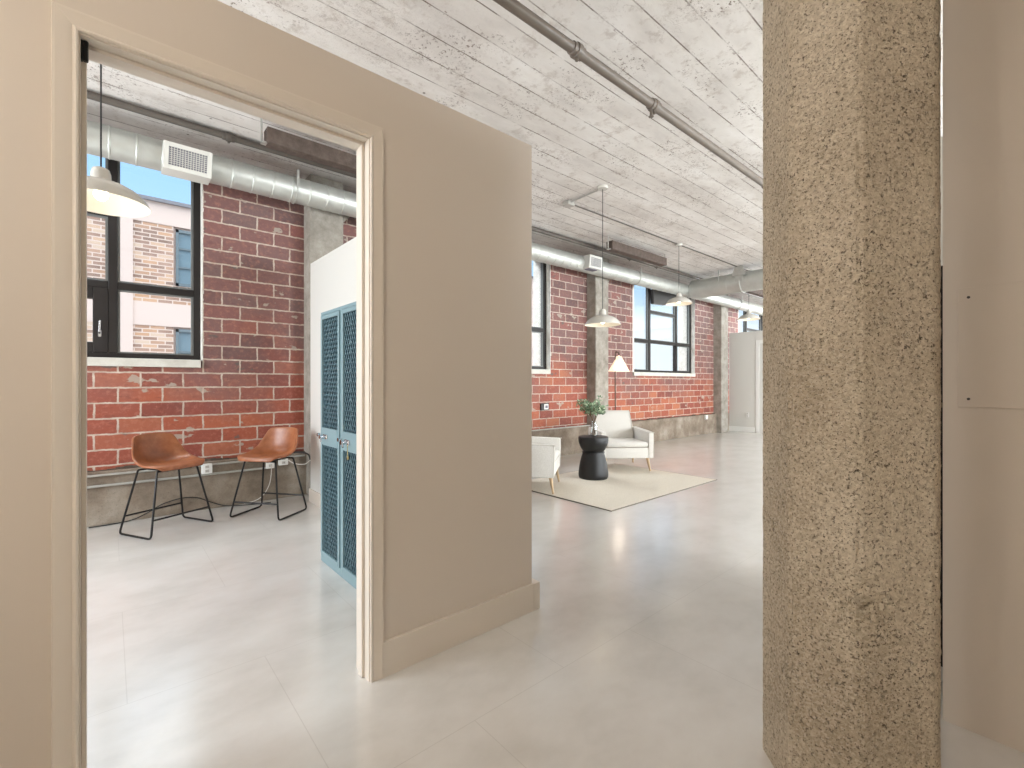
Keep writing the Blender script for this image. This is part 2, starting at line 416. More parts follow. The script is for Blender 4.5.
def tube(bm, pts, r, seg=10, closed=False, caps=True):
    pts = [Vector(p) for p in pts]; n = len(pts)
    rs = r if isinstance(r, (list, tuple)) else [r] * n
    rings = []; up = None
    for i, p in enumerate(pts):
        a = pts[(i - 1) % n] if (closed or i) else p
        b = pts[(i + 1) % n] if (closed or i < n - 1) else p
        t = (b - a).normalized()
        if up is None:
            up = Vector((0, 0, 1)) if abs(t.z) < 0.9 else Vector((1, 0, 0))
        u = (up - t * up.dot(t)).normalized(); up = u; w = t.cross(u)
        rings.append([bm.verts.new(p + (u * math.cos(2 * PI * k / seg) + w * math.sin(2 * PI * k / seg)) * rs[i]) for k in range(seg)])
    for i in range(n if closed else n - 1):
        A, B = rings[i], rings[(i + 1) % n]
        for k in range(seg): bm.faces.new((A[k], A[(k + 1) % seg], B[(k + 1) % seg], B[k]))
    if caps and not closed:
        bm.faces.new(rings[0][::-1]); bm.faces.new(rings[-1])


def rounded(pts, r=0.03, n=5):
    """polyline with rounded corners"""
    P = [Vector(p) for p in pts]; out = [P[0]]
    for i in range(1, len(P) - 1):
        a = (P[i - 1] - P[i]); b = (P[i + 1] - P[i])
        d = min(r, a.length * .45, b.length * .45)
        p0 = P[i] + a.normalized() * d; p1 = P[i] + b.normalized() * d
        for k in range(n + 1):
            t = k / n; out.append(p0 * (1 - t) ** 2 + P[i] * 2 * t * (1 - t) + p1 * t * t)
    out.append(P[-1]); return out


def lathe(bm, prof, seg=48, loc=(0, 0, 0)):
    L = Vector(loc); rings = []
    for r, z in prof:
        if r < 1e-5: rings.append([bm.verts.new(L + Vector((0, 0, z)))])
        else: rings.append([bm.verts.new(L + Vector((r * math.cos(2 * PI * k / seg), r * math.sin(2 * PI * k / seg), z))) for k in range(seg)])
    for A, B in zip(rings, rings[1:]):
        for k in range(seg):
            k2 = (k + 1) % seg
            if len(A) == 1 and len(B) == 1: continue
            if len(A) == 1: bm.faces.new((A[0], B[k2], B[k]))
            elif len(B) == 1: bm.faces.new((A[k], A[k2], B[0]))
            else: bm.faces.new((A[k], A[k2], B[k2], B[k]))


def obj(name, bm, mat, parent=None, smooth=False, angle=35, mods=()):
    bmesh.ops.recalc_face_normals(bm, faces=bm.faces)
    me = bpy.data.meshes.new(name); bm.to_mesh(me); bm.free()
    me.materials.append(mat)
    if smooth:
        for p in me.polygons: p.use_smooth = True
        if angle: me.set_sharp_from_angle(angle=math.radians(angle))
    o = bpy.data.objects.new(name, me); COL.objects.link(o)
    if parent is not None: o.parent = parent
    for t, kw in mods:
        md = o.modifiers.new(t.lower(), t)
        for k, v in kw.items(): setattr(md, k, v)
    return o


def loose(name, bm, mat, parent=None, **kw):
    """every connected piece of the bmesh becomes a part of its own"""
    bm.verts.index_update(); seen = set(); out = []
    for v in list(bm.verts):
        if v in seen: continue
        comp = set(); st = [v]
        while st:
            w = st.pop()
            if w in comp: continue
            comp.add(w); st += [e.other_vert(w) for e in w.link_edges]
        seen |= comp; nb = bmesh.new(); mp = {w: nb.verts.new(w.co) for w in sorted(comp, key=lambda q: q.index)}
        for f in {f for w in comp for f in w.link_faces}: nb.faces.new([mp[w] for w in f.verts])
        out.append(obj(name, nb, mat, parent, **kw))
    bm.free(); return out[0]


def B(): return bmesh.new()


def tag(o, label, cat, group=None, kind=None):
    o['label'] = label; o['category'] = cat
    if group: o['group'] = group
    if kind: o['kind'] = kind
    return o


def thing(name, label, cat, loc=(0, 0, 0), rz=0.0, group=None):
    o = bpy.data.objects.new(name, None); COL.objects.link(o); o.empty_display_size = 0.1
    o.location = loc; o.rotation_euler = (0, 0, rz); return tag(o, label, cat, group)


def struct(name, bm, mat, parent=None, **kw):
    o = obj(name, bm, mat, parent, **kw)
    if parent is None: o['kind'] = 'structure'
    return o


def copy_tree(o, parent=None):
    c = o.copy(); COL.objects.link(c)
    if parent is not None: c.parent = parent
    for ch in list(o.children): copy_tree(ch, c)
    return c


# ------------------------------------------------------------------ constants
H = 3.42          # slab height
WB = 5.30         # face of the tile wall
PY0, PY1 = 1.78, 1.90   # the partition with the doorway
PH = 2.455        # partition height
WX0, WX1 = -1.78, 0.672  # first window opening, repeated every BAY
WZ0, WZ1 = 1.42, 3.28

# ------------------------------------------------------------------ the room shell
b = B(); box(b, -3.2, 17.2, -6.2, 5.7, -0.12, 0); struct('floor', b, M['floor'])
b = B(); box(b, -3.2, 17.2, -6.2, 5.7, H, H + 0.2); struct('ceiling', b, M['ceiling'])

# exterior wall of red tile with four window openings
b = B()
cells = [-3.2]
for k in range(4): cells += [WX0 + BAY * k, WX1 + BAY * k]
cells.append(17.2)
for i in range(len(cells) - 1):
    x0, x1 = cells[i], cells[i + 1]
    if i % 2 == 0: box(b, x0, x1, WB, 5.68, 0, H)
    else:
        box(b, x0, x1, WB, 5.68, 0, WZ0 - 0.075); box(b, x0, x1, WB, 5.68, WZ1, H)
struct('wall_north', b, M['tile_wall'])

# side and rear walls of the building (behind the camera and at the far end)
def wall_with_holes(name, axis, fixed0, fixed1, a0, a1, holes, z0, z1, mat):
    b = B(); cuts = [a0]
    for h in holes: cuts += [h[0], h[1]]
    cuts.append(a1)
    def bx(u0, u1, w0, w1):
        if axis == 'x': box(b, u0, u1, fixed0, fixed1, w0, w1)
        else: box(b, fixed0, fixed1, u0, u1, w0, w1)
    for i in range(len(cuts) - 1):
        if i % 2 == 0: bx(cuts[i], cuts[i + 1], z0, z1)
        else:
            hz = holes[i // 2]
            if hz[2] > z0: bx(cuts[i], cuts[i + 1], z0, hz[2])
            if hz[3] < z1: bx(cuts[i], cuts[i + 1], hz[3], z1)
    return struct(name, b, mat)
wall_with_holes('wall_south', 'x', -6.2, -6.0, -3.2, 17.2, [(3.1, 5.9, 0.8, 3.0), (7.1, 9.9, 0.8, 3.0), (11.1, 13.9, 0.8, 3.0)], 0, H, M['paint_white'])
wall_with_holes('wall_east', 'y', 17.0, 17.2, -6.0, 5.3, [(-0.6, 3.6, 0.9, 2.95)], 0, H, M['paint_white'])
wall_with_holes('wall_west', 'y', -3.2, -3.0, -6.0, 5.3, [(2.4, 4.8, 0.8, 2.9)], 0, H, M['paint_white'])

# partition with the doorway
DX0, DX1, DZ = -0.062, 0.785, 2.18
wall_with_holes('wall_partition', 'x', PY0, PY1, -3.0, 1.685, [(DX0 - 0.02, DX1 + 0.02, 0.0, DZ + 0.02)], 0, PH, M['paint'])
# wall behind the lockers
b = B(); box(b, 1.54, 1.66, PY1, 4.89, 0, 2.41); struct('wall_locker_side', b, M['paint_white'])
b = B(); box(b, 1.526, 1.54, 3.23, 4.90, 0, 0.13, 0.003); struct('baseboard_locker_side', b, M['trim'])
# hall walls on the camera's side
b = B(); box(b, 2.24, 2.36, -2.2, 0.238, 0, H); struct('wall_right', b, M['paint'])
b = B(); box(b, -1.72, -1.6, -2.2, PY0, 0, H); struct('wall_left', b, M['paint'])
b = B(); box(b, -1.72, 2.36, -2.32, -2.2, 0, H); struct('wall_light_block', b, M['paint'])  # added unseen wall, put in to keep rear daylight off the partition
# wall of the kitchen niche behind the column
b = B(); box(b, 3.2, 3.3, -1.2, 0.8, 0, PH); struct('wall_kitchen', b, M['paint_white'])
# far partition
b = B(); box(b, 11.8, 11.92, 2.6, 5.22, 0, PH); struct('wall_far', b, M['paint_white'])
b = B(); box(b, 11.785, 11.8, 4.50, 4.58, 0, 2.15, 0.003); box(b, 11.785, 11.8, 3.62, 3.70, 0, 2.15, 0.003); box(b, 11.785, 11.8, 3.62, 4.58, 2.15, 2.23, 0.003)
struct('trim_1', b, M['white_plastic'])
b = B(); box(b, 11.786, 11.8, 4.60, 5.22, 0, 0.12, 0.003); struct('baseboard_far', b, M['white_plastic'])

# baseboard on the partition, returning round the wall end
b = B(); box(b, DX1 + 0.055, 1.684, PY0 - 0.016, PY0, 0, 0.142); box(b, 1.686, 1.732, PY0 - 0.016, PY1 + 0.016, 0, 0.142, 0.003)
struct('baseboard_partition', b, M['trim'])
b = B(); box(b, -1.6, DX0 - 0.07, PY0 - 0.016, PY0, 0, 0.142, 0.003); struct('baseboard_left', b, M['trim'])

# door lining and casing
lining = B()
box(lining, DX1, DX1 + 0.02, PY0 - 0.002, PY1 + 0.002, 0, DZ + 0.02)
box(lining, DX0 - 0.02, DX0, PY0 - 0.002, PY1 + 0.002, 0, DZ + 0.02)
box(lining, DX0, DX1, PY0 - 0.002, PY1 + 0.002, DZ, DZ + 0.02)
door = struct('door_1', lining, M['trim'])
b = B()
box(b, DX1 - 0.012, DX1, PY0 + 0.04, PY0 + 0.075, 0, DZ, 0.002)
box(b, DX0, DX0 + 0.012, PY0 + 0.04, PY0 + 0.075, 0, DZ, 0.002)
box(b, DX0 + 0.012, DX1 - 0.012, PY0 + 0.04, PY0 + 0.075, DZ - 0.012, DZ, 0.002)
obj('door_stop', b, M['trim'], door)
def casing(y0, y1, sgn):
    """mitred casing swept round the opening; profile (offset from opening, thickness)"""
    prof = [(0.004, 0.0), (0.004, 0.011), (0.008, 0.014), (0.013, 0.012), (0.016, 0.009), (0.030, 0.012), (0.050, 0.016), (0.056, 0.016), (0.058, 0.012), (0.058, 0.0)]
    b = B(); rings = []
    for cx, cz, ex, ez in ((DX0, 0, -1, 0), (DX0, DZ, -1, 1), (DX1, DZ, 1, 1), (DX1, 0, 1, 0)):
        rings.append([b.verts.new((cx + ex * o, y0 + sgn * t, cz + ez * o)) for o, t in prof])
    for A, C in zip(rings, rings[1:]):
        for i in range(len(prof)):
            j = (i + 1) % len(prof)
            b.faces.new((A[i], A[j], C[j], C[i]))
    b.faces.new(rings[0]); b.faces.new(rings[-1])
    return b
obj('door_casing', casing(PY0, 0, -1), M['trim'], door)
obj('door_casing', casing(PY1, 0, 1), M['trim'], door)
b = B(); box(b, DX0, DX0 + 0.004, PY0 + 0.018, PY0 + 0.04, 2.125, 2.178, 0.001); tube(b, [(DX0 + 0.010, PY0 + 0.025, 2.122), (DX0 + 0.010, PY0 + 0.025, 2.179)], 0.0065, 8)
obj('hinge', b, M['black_metal'], door)

# concrete curb under the tile wall
b = B(); box(b, -3.0, 11.8, 5.22, WB, 0, 0.452, 0.006, 1); struct('trim_curb', b, M['curb'])

b = B()
for k in range(260):
    x = -2.9 + 14.7 * k / 260; zt = 0.462 + 0.022 * noise.noise(Vector((x * 5, 0, 0)))
    box(b, x, x + 0.057, 5.262, WB + 0.002, 0.452, max(zt, 0.455))
struct('trim_ledge', b, M['dark_mortar'])

# wall columns of the exterior wall
for i, k in enumerate((0, 1, 2)):
    b = B(); x0 = 1.60 + BAY * k
    box(b, x0, x0 + 0.36, 5.10, 5.42, 0, H, 0.012, 1)
    prism(b, [(x0 + 0.36, 2.98), (x0 + 0.36, 3.28), (x0 + 0.56, 3.28), (x0 + 0.56, 3.20)], 'y', 5.12, 5.34)
    struct('trim_%d' % (i + 2), b, M['concrete'])
# ------------------------------------------------------------------ windows
def window(n, x0, sash):
    root_b = B(); x1 = x0 + (WX1 - WX0); ya, yb = 5.385, 5.46
    box(root_b, x0 + 0.055, x0 + 0.115, ya, yb, WZ0, WZ1); box(root_b, x1 - 0.060, x1 - 0.004, ya, yb, WZ0, WZ1)
    box(root_b, x0 + 0.115, x1 - 0.060, ya, yb, WZ0, WZ0 + 0.045); box(root_b, x0 + 0.115, x1 - 0.060, ya, yb, WZ1 - 0.05, WZ1)
    w = struct('window_%d' % n, root_b, M['frame'])
    m1, m2 = x0 + 0.73, x0 + 1.802
    b = B()
    for mx_ in (m1, m2): box(b, mx_ - 0.032, mx_ + 0.032, ya - 0.006, yb, WZ0 + 0.045, WZ1 - 0.05, 0.004, 1)
    loose('mullion', b, M['frame'], w)
    b = B()
    for a, c in ((x0 + 0.115, m1 - 0.032), (m1 + 0.032, m2 - 0.032), (m2 + 0.032, x1 - 0.060)):
        box(b, a, c, ya, yb - 0.01, 2.03, 2.095, 0.004, 1)
    box(b, m1 + 0.032, m2 - 0.032, ya, yb - 0.01, 2.66, 2.71, 0.004, 1)
    loose('transom', b, M['frame'], w)
    # grey inner glazing bead
    b = B()
    for a, c, z0, z1 in ((m2 + 0.032, x1 - 0.060, WZ0 + 0.045, 2.03), (m2 + 0.032, x1 - 0.060, 2.095, WZ1 - 0.05), (m1 + 0.032, m2 - 0.032, 2.095, 2.66),
                         (x0 + 0.115, m1 - 0.032, WZ0 + 0.045, 2.03), (x0 + 0.115, m1 - 0.032, 2.095, WZ1 - 0.05), (m1 + 0.032, m2 - 0.032, 2.71, WZ1 - 0.05)):
        for bx in ((a, a + 0.018, z0, z1), (c - 0.018, c, z0, z1), (a + 0.018, c - 0.018, z0, z0 + 0.014), (a + 0.018, c - 0.018, z1 - 0.014, z1)):
            box(b, bx[0], bx[1], ya + 0.012, ya + 0.045, bx[2], bx[3])
    obj('glazing_bead', b, M['frame_grey'], w)
    b = B(); box(b, x0 + 0.1, x1 - 0.06, 5.432, 5.438, WZ0 + 0.03, WZ1 - 0.03); obj('pane', b, M['pane'], w)
    # plaster reveals
    b = B(); box(b, x1 - 0.004, x1 + 0.006, WB - 0.004, 5.69, WZ0, WZ1); box(b, x0 - 0.004, x0 + 0.055, WB + 0.004, 5.69, WZ0, WZ1)
    for k in range(60):
        z = random.uniform(WZ0 - 0.05, WZ1); s = random.uniform(0.006, 0.02)
        box(b, x1 - 0.004, x1 + random.uniform(0.003, 0.012), WB - 0.005, WB + 0.01, z, z + s)
    obj('reveal', b, M['reveal'], w)
    b = B(); box(b, x0 + 0.012, x1 - 0.014, WB - 0.03, 5.5, WZ0 - 0.075, WZ0 - 0.001, 0.004, 1); obj('sill', b, M['sill'], w)
    if sash:
        b = B(); a, c, z0, z1 = m1 + 0.032, m2 - 0.032, WZ0 + 0.045, 2.03
        for bx in ((a, a + 0.09, z0, z1), (c - 0.10, c, z0, z1), (a + 0.09, c - 0.10, z0, z0 + 0.09), (a + 0.09, c - 0.10, z1 - 0.10, z1)):
            box(b, bx[0], bx[1], ya - 0.012, yb - 0.01, bx[2], bx[3], 0.004, 1)
        sa = obj('casement_sash', b, M['frame'], w)
        b = B(); box(b, c - 0.066, c - 0.044, ya - 0.022, ya - 0.012, 1.60, 1.66, 0.003, 1)
        tube(b, [(c - 0.055, ya - 0.02, 1.63), (c - 0.055, ya - 0.045, 1.64), (c - 0.052, ya - 0.045, 1.74)], 0.007, 8)
        obj('sash_handle', b, M['chrome'], sa)
    return w
for k in range(4): window(k + 1, WX0 + BAY * k, k == 0)
# unseen windows behind and at the ends
def plain_window(n, axis, f, a0, a1, z0, z1):
    b = B(); parts = [(a0, a0 + .06, z0, z1), (a1 - .06, a1, z0, z1), (a0 + .06, a1 - .06, z0, z0 + .06), (a0 + .06, a1 - .06, z1 - .06, z1), ((a0 + a1) / 2 - .03, (a0 + a1) / 2 + .03, z0 + .06, z1 - .06)]
    for p in parts:
        if axis == 'x': box(b, p[0], p[1], f, f + .06, p[2], p[3])
        else: box(b, f, f + .06, p[0], p[1], p[2], p[3])
    return struct('window_%d' % n, b, M['frame'])
plain_window(5, 'x', -6.14, 3.1, 5.9, 0.8, 3.0); plain_window(6, 'x', -6.14, 7.1, 9.9, 0.8, 3.0); plain_window(7, 'x', -6.14, 11.1, 13.9, 0.8, 3.0)
plain_window(8, 'y', 17.08, -0.6, 3.6, 0.9, 2.95); plain_window(9, 'y', -3.14, 2.4, 4.8, 0.8, 2.9)

# dark vent hood at the head of the third window
b = B()
t = thing('vent_hood', 'grey curved vent hood at the head of the window behind the hanging lamps', 'vent', (0, 0, 0))
prof = [(8.50, 2.84), (8.48, 3.14), (9.52, 3.14), (9.50, 3.02), (9.30, 2.93), (8.95, 2.86)]
prism(b, prof, 'y', 5.305, 5.375); obj('hood', b, M['dark_grey'], t)
b = B(); box(b, 8.96, 9.02, 5.31, 5.37, 3.14, 3.42); loose('bracket', b, M['dark_grey'], t)

# ------------------------------------------------------------------ foreground column
def agg_column():
    b = B()
    P = [(1.624, .612), (1.5, .4883), (1.5, .3213), (1.6376, .1838), (1.70, .1838), (1.8376, .3213), (1.8376, .4883), (1.715, .612)]
    # resample perimeter
    per = []
    n = len(P)
    for i in range(n):
        a = Vector(P[i]).to_3d(); c = Vector(P[(i + 1) % n]).to_3d()
        k = max(1, int((c - a).length / 0.0085))
        nrm = Vector(((c - a).y, -(c - a).x, 0)).normalized()
        for j in range(k):
            per.append((a.lerp(c, j / k), nrm, j == 0, i))
    cen = Vector((1.669, .40, 0))
    zs = [H * j / 420 for j in range(421)]
    rings = []
    for z in zs:
        ring = []
        for p, nrm, corner, fi in per:
            d = (p - cen).normalized()
            q = Vector((p.x, p.y, z))
            o = 0.0014 * noise.noise(q * 22) + 0.0014 * noise.noise(q * 75)
            pt = noise.noise(q * 48 + Vector((7, 3, 1)))
            if pt > 0.42: o -= (pt - 0.42) * 0.022
            if corner:
                o -= 0.003 + max(0, noise.noise(q * 30)) * 0.010
            # honeycombed patch near the foot
            hc = math.exp(-(((z - 0.60) / 0.055) ** 2) - ((p - Vector((1.52, .31, 0))).length / 0.10) ** 2)
            o += hc * (-0.010 + 0.034 * (0.3 - abs(noise.noise(q * 52))) )
            ring.append(b.verts.new(q + d * o))
        rings.append(ring)
    m_ = len(per)
    for A, C in zip(rings, rings[1:]):
        for k in range(m_): b.faces.new((A[k], A[(k + 1) % m_], C[(k + 1) % m_], C[k]))
    return struct('trim_column', b, M['aggregate'], smooth=True, angle=32)
agg_column()

# ------------------------------------------------------------------ access panel and fridge
t = thing('access_panel', 'flush painted access panel screwed to the right hand wall', 'panel', (2.24, 0, 1.32))
b = B(); box(b, -0.006, 0, -0.205, 0.199, -0.204, 0.210, 0.002); obj('panel', b, M['paint'], t)
for z in (-0.175, 0.175):
    b = B(); tube(b, [(-0.009, 0.172, z), (-0.004, 0.172, z)], 0.0045, 10); obj('screw', b, M['dark_grey'], t)

t = thing('refrigerator', 'tall black refrigerator between the concrete column and the right wall', 'refrigerator', (2.43, 0, 0))
b = B(); box(b, 0.05, 0.68, -0.35, 0.44, 0.02, 1.655, 0.006); obj('body', b, M['galv'], t)
b = B(); box(b, 0.0, 0.048, -0.35, 0.33, 1.125, 1.655, 0.006); obj('upper_door', b, M['black_metal'], t)
b = B(); box(b, 0.0, 0.048, -0.35, 0.33, 0.10, 1.105, 0.006); obj('lower_door', b, M['black_metal'], t)
b = B(); box(b, -0.008, 0.03, -0.34, 0.335, 1.105, 1.125, 0.002); obj('handle_strip', b, M['chrome'], t)

# ------------------------------------------------------------------ ducts
def duct(bm, p0, p1, r, pitch=0.16):
    p0 = Vector(p0); p1 = Vector(p1); L = (p1 - p0).length; d = (p1 - p0) / L
    pts = []; rs = []
    s = 0.0
    while s < L:
        for ds, dr in ((0.0, 0), (0.006, 0.004), (0.012, 0.004), (0.018, 0)):
            if s + ds < L: pts.append(p0 + d * (s + ds)); rs.append(r + dr)
        s += pitch
    pts.append(p1); rs.append(r)
    tube(bm, pts, rs, 32)
t = thing('main_duct', 'long round galvanised duct running along the tops of the windows', 'duct', (0, 0, 0))
b = B(); duct(b, (-2.9, 4.95, 3.14), (16.9, 4.95, 3.14), 0.125, 0.17); obj('duct_run', b, M['duct'], t, smooth=True, angle=14)
b = B()
for x in (-1.0, 1.4, 3.9, 7.3, 11.6):
    box(b, x - .012, x + .012, 4.815, 4.818, 3.14, 3.30); tube(b, [(x, 4.95 + .131 * math.cos(a), 3.14 + .131 * math.sin(a)) for a in [PI * 2 * i / 24 for i in range(24)]], 0.006, 6, True)
    tube(b, [(x, 4.95, 3.27), (x, 4.95, 3.30)], 0.005, 6)
loose('hanger_strap', b, M['galv'], t)
def register(root, x0, x1, y0, y1, z0, z1, tilt, nx, nz):
    """grille box on the duct's room side; front face from (y0,z1) top to (y0+tilt,z0) bottom"""
    b = B(); prism(b, [(y0, z1), (y1, z1), (y1, z0), (y0 + tilt, z0)], 'x', x0, x1); g = obj('register_box', b, M['register'], root)
    h = math.hypot(z1 - z0, tilt); ang = math.atan2(tilt, z1 - z0)
    fr = B(); w = x1 - x0; e = 0.035
    for a in ((0, e, 0, h), (w - e, w, 0, h), (e, w - e, 0, e), (e, w - e, h - e, h)): box(fr, a[0], a[1], -0.014, -0.001, a[2], a[3], 0.002, 1)
    bk = B(); box(bk, e, w - e, -0.004, -0.002, e, h - e)
    sl = B()
    for i in range(1, nx):
        x = e + (w - 2 * e) * i / nx; box(sl, x - .002, x + .002, -0.010, -0.004, e, h - e)
    for i in range(1, nz):
        z = e + (h - 2 * e) * i / nz; box(sl, e, w - e, -0.010, -0.004, z - .002, z + .002)
    R = Matrix.Translation((x0, y0 + tilt, z0)) @ Matrix.Rotation(ang, 4, 'X')
    for q, nm, mt in ((fr, 'register_frame', M['register']), (bk, 'register_throat', M['grille_dark']), (sl, 'register_grille', M['register'])):
        bmesh.ops.transform(q, matrix=R, verts=q.verts); obj(nm, q, mt, g)
register(t, 0.335, 0.675, 4.74, 4.98, 2.995, 3.195, 0.07, 14, 9)
register(t, 5.74, 6.06, 4.73, 4.98, 3.04, 3.24, 0.02, 12, 8)
b = B(); box(b, 5.80, 6.0, 4.78, 4.93, 3.032, 3.041); obj('bottom_grille', b, M['grille_dark'], t)

t = thing('branch_duct', 'wide round galvanised duct crossing the ceiling toward the concrete column', 'duct', (0, 0, 0))
b = B(); duct(b, (9.2, 4.815, 3.14), (9.2, -4.5, 3.14), 0.19, 0.75); obj('duct_run', b, M['duct'], t, smooth=True, angle=14)
b = B()
for y in (3.8, 1.2, -2.0):
    tube(b, [(9.2 + .196 * math.cos(a), y, 3.14 + .196 * math.sin(a)) for a in [PI * 2 * i / 32 for i in range(32)]], 0.012, 6, True)
    box(b, 9.0, 9.02, y - .07, y + .07, 3.12, 3.30); prism(b, [(y - .13, 3.24), (y + .13, 3.24), (y + .07, 3.415), (y - .07, 3.415)], 'x', 8.985, 9.0)
loose('hanger_bracket', b, M['galv'], t)
b = B(); tube(b, [(9.02, 4.2, 3.2), (9.02, 4.2, 3.415)], 0.01, 8); obj('hanger_rod', b, M['galv'], t)

# brown boxes hung under the slab
def hung_box(x0, x1, label):
    t = thing('hanging_heater_box', label, 'heater', (x0, 4.3, 3.21), group='long brown boxes hung below the slab')
    L = x1 - x0
    b = B(); box(b, 0, L, -0.06, 0.06, 0, 0.13, 0.006, 1); obj('casing', b, M['brown_box'], t)
    for x in (-0.03, L + 0.03):
        b = B(); tube(b, [(x, 0, 0.0), (x, 0, 0.21)], 0.008, 8); box(b, min(x, x + (0.04 if x < 0 else -0.04)), max(x, x + (0.04 if x < 0 else -0.04)), -.03, .03, 0.0, 0.01); obj('hanger_rod', b, M['galv'], t)
hung_box(0.99, 2.4, 'long brown box under the slab, seen through the doorway above the lockers')
hung_box(5.68, 7.2, 'long brown box under the slab above the concrete wall column in the open room')
hung_box(10.45, 12.0, 'long brown box under the slab, far one just beyond the crossing duct')

# ------------------------------------------------------------------ sprinkler pipes
def pipe(y, z, x0, x1, r, label, couplings, mat, hangers=()):
    t = thing('sprinkler_pipe', label, 'pipe', (0, y, z))
    b = B(); tube(b, [(x0, 0, 0), (x1, 0, 0)], r, 20); obj('pipe_run', b, mat, t, smooth=True)
    for x in couplings:
        b = B(); lathe(b, [(r * 1.0, -.05), (r * 1.22, -.046), (r * 1.25, -.02), (r * 1.45, -.016), (r * 1.45, .016), (r * 1.25, .02), (r * 1.22, .046), (r, .05)], 20)
        tube(b, [(0, 0, 0), (r * 1.9, 0, 0)], r * .35, 8)
        bmesh.ops.transform(b, matrix=Matrix.Translation((x, 0, 0)) @ Matrix.Rotation(PI / 2, 4, 'Y'), verts=b.verts)
        obj('coupling', b, mat, t, smooth=True)
    for x in hangers:
        b = B(); tube(b, [(x, 0, r), (x, 0, H - z)], 0.006, 8)
        tube(b, [(x, (r + .004) * math.cos(a), (r + .004) * math.sin(a)) for a in [2 * PI * i / 20 for i in range(20)]], 0.005, 6, True)
        obj('hanger', b, mat, t)
    return t
p_near = pipe(1.85, 3.2, -2.9, 9.01, 0.031, 'thick grey brown sprinkler pipe running under the slab above the open floor', (2.125, 2.965), M['pipe'], (0.8, 5.0))
b = B(); tube(b, [(2.93, 0, -0.03), (2.93, 0, -0.085)], 0.010, 8); lathe(b, [(0.0, -0.085), (0.018, -0.083), (0.018, -0.078), (0, -0.076)], 12, (2.93, 0, -0.01)); obj('sprinkler_head', b, M['pipe'], p_near)
pipe(4.735, 3.374, -2.9, 16.5, 0.027, 'dark sprinkler pipe running under the slab in front of the round duct', (0.795, 6.83, 7.68), M['dark_pipe'])
b = None

# ------------------------------------------------------------------ pendant lamps
def make_pendant(label, loc, drop, group):
    """loc = slab fixing point"""
    x, y, zb = loc
    t = thing('pendant_lamp', label, 'lamp', (x, y, zb), group=group)
    outer = [(0.203, 0.0), (0.201, 0.006), (0.196, 0.016), (0.178, 0.044), (0.148, 0.072), (0.112, 0.092), (0.075, 0.104), (0.05, 0.110), (0.042, 0.118), (0.040, 0.150), (0.034, 0.172), (0.02, 0.180), (0.004, 0.182)]
    b = B(); lathe(b, outer, 56); obj('lamp_shade', b, M['shade_out'], t, smooth=True, angle=50)
    inner = [(0.2015, 0.001), (0.194, 0.014), (0.175, 0.041), (0.145, 0.068), (0.109, 0.088), (0.072, 0.100), (0.03, 0.106), (0.0, 0.107)]
    b = B(); lathe(b, inner, 56); obj('shade_lining', b, M['shade_in'], t, smooth=True)
    b = B(); lathe(b, [(0.0, 0.012), (0.016, 0.016), (0.028, 0.030), (0.031, 0.046), (0.026, 0.062), (0.016, 0.078), (0.014, 0.104)], 24); obj('bulb', b, M['bulb'], t, smooth=True)
    b = B(); tube(b, [(0, 0, 0.18), (0, 0, drop)], 0.0038, 8); obj('cord', b, M['cord_black'], t)
    b = B(); lathe(b, [(0.0, drop - 0.03), (0.055, drop - 0.028), (0.062, drop - 0.018), (0.062, drop)], 28); obj('canopy', b, M['shade_out'], t, smooth=True, angle=50)
    d = bpy.data.lights.new('pendant_light', 'POINT'); d.energy = 0.35; d.color = (1.0, 0.86, 0.68); d.shadow_soft_size = 0.04
    lo = bpy.data.objects.new('pendant_light', d); COL.objects.link(lo); lo.parent = t; lo.location = (0, 0, -0.005)
    return t
G = 'enamel pendant lamps hanging from the slab'
make_pendant('pale domed pendant lamp seen through the doorway in front of the window', (-0.033, 3.16, 2.118), H - 2.118, G)
make_pendant('grey domed pendant lamp hanging low on a long cord above the black side table', (4.21, 3.28, 1.856), H - 1.856, G)
make_pendant('domed pendant lamp on a shorter cord in front of the far window', (6.86, 3.83, 2.46), H - 2.46, G)
make_pendant('farthest small pendant lamp, hanging behind the crossing duct', (9.52, 3.83, 2.45), H - 2.45, G)

# ceiling conduit feeding the pendants
t = thing('ceiling_conduit', 'thin metal conduit running along the slab between the hanging lamps', 'conduit', (0, 0, 0))
b = B(); tube(b, [(4.25, 3.83, 3.408), (9.5, 3.83, 3.408)], 0.008, 10); obj('conduit_run', b, M['dark_pipe'], t)
b = B(); tube(b, [(4.25, 3.83, 3.405), (4.215, 3.34, 3.405)], 0.008, 10); obj('conduit_branch', b, M['galv'], t)
b = B(); box(b, 4.19, 4.31, 3.78, 3.88, 3.37, 3.42, 0.004, 1); obj('junction_box', b, M['galv'], t)

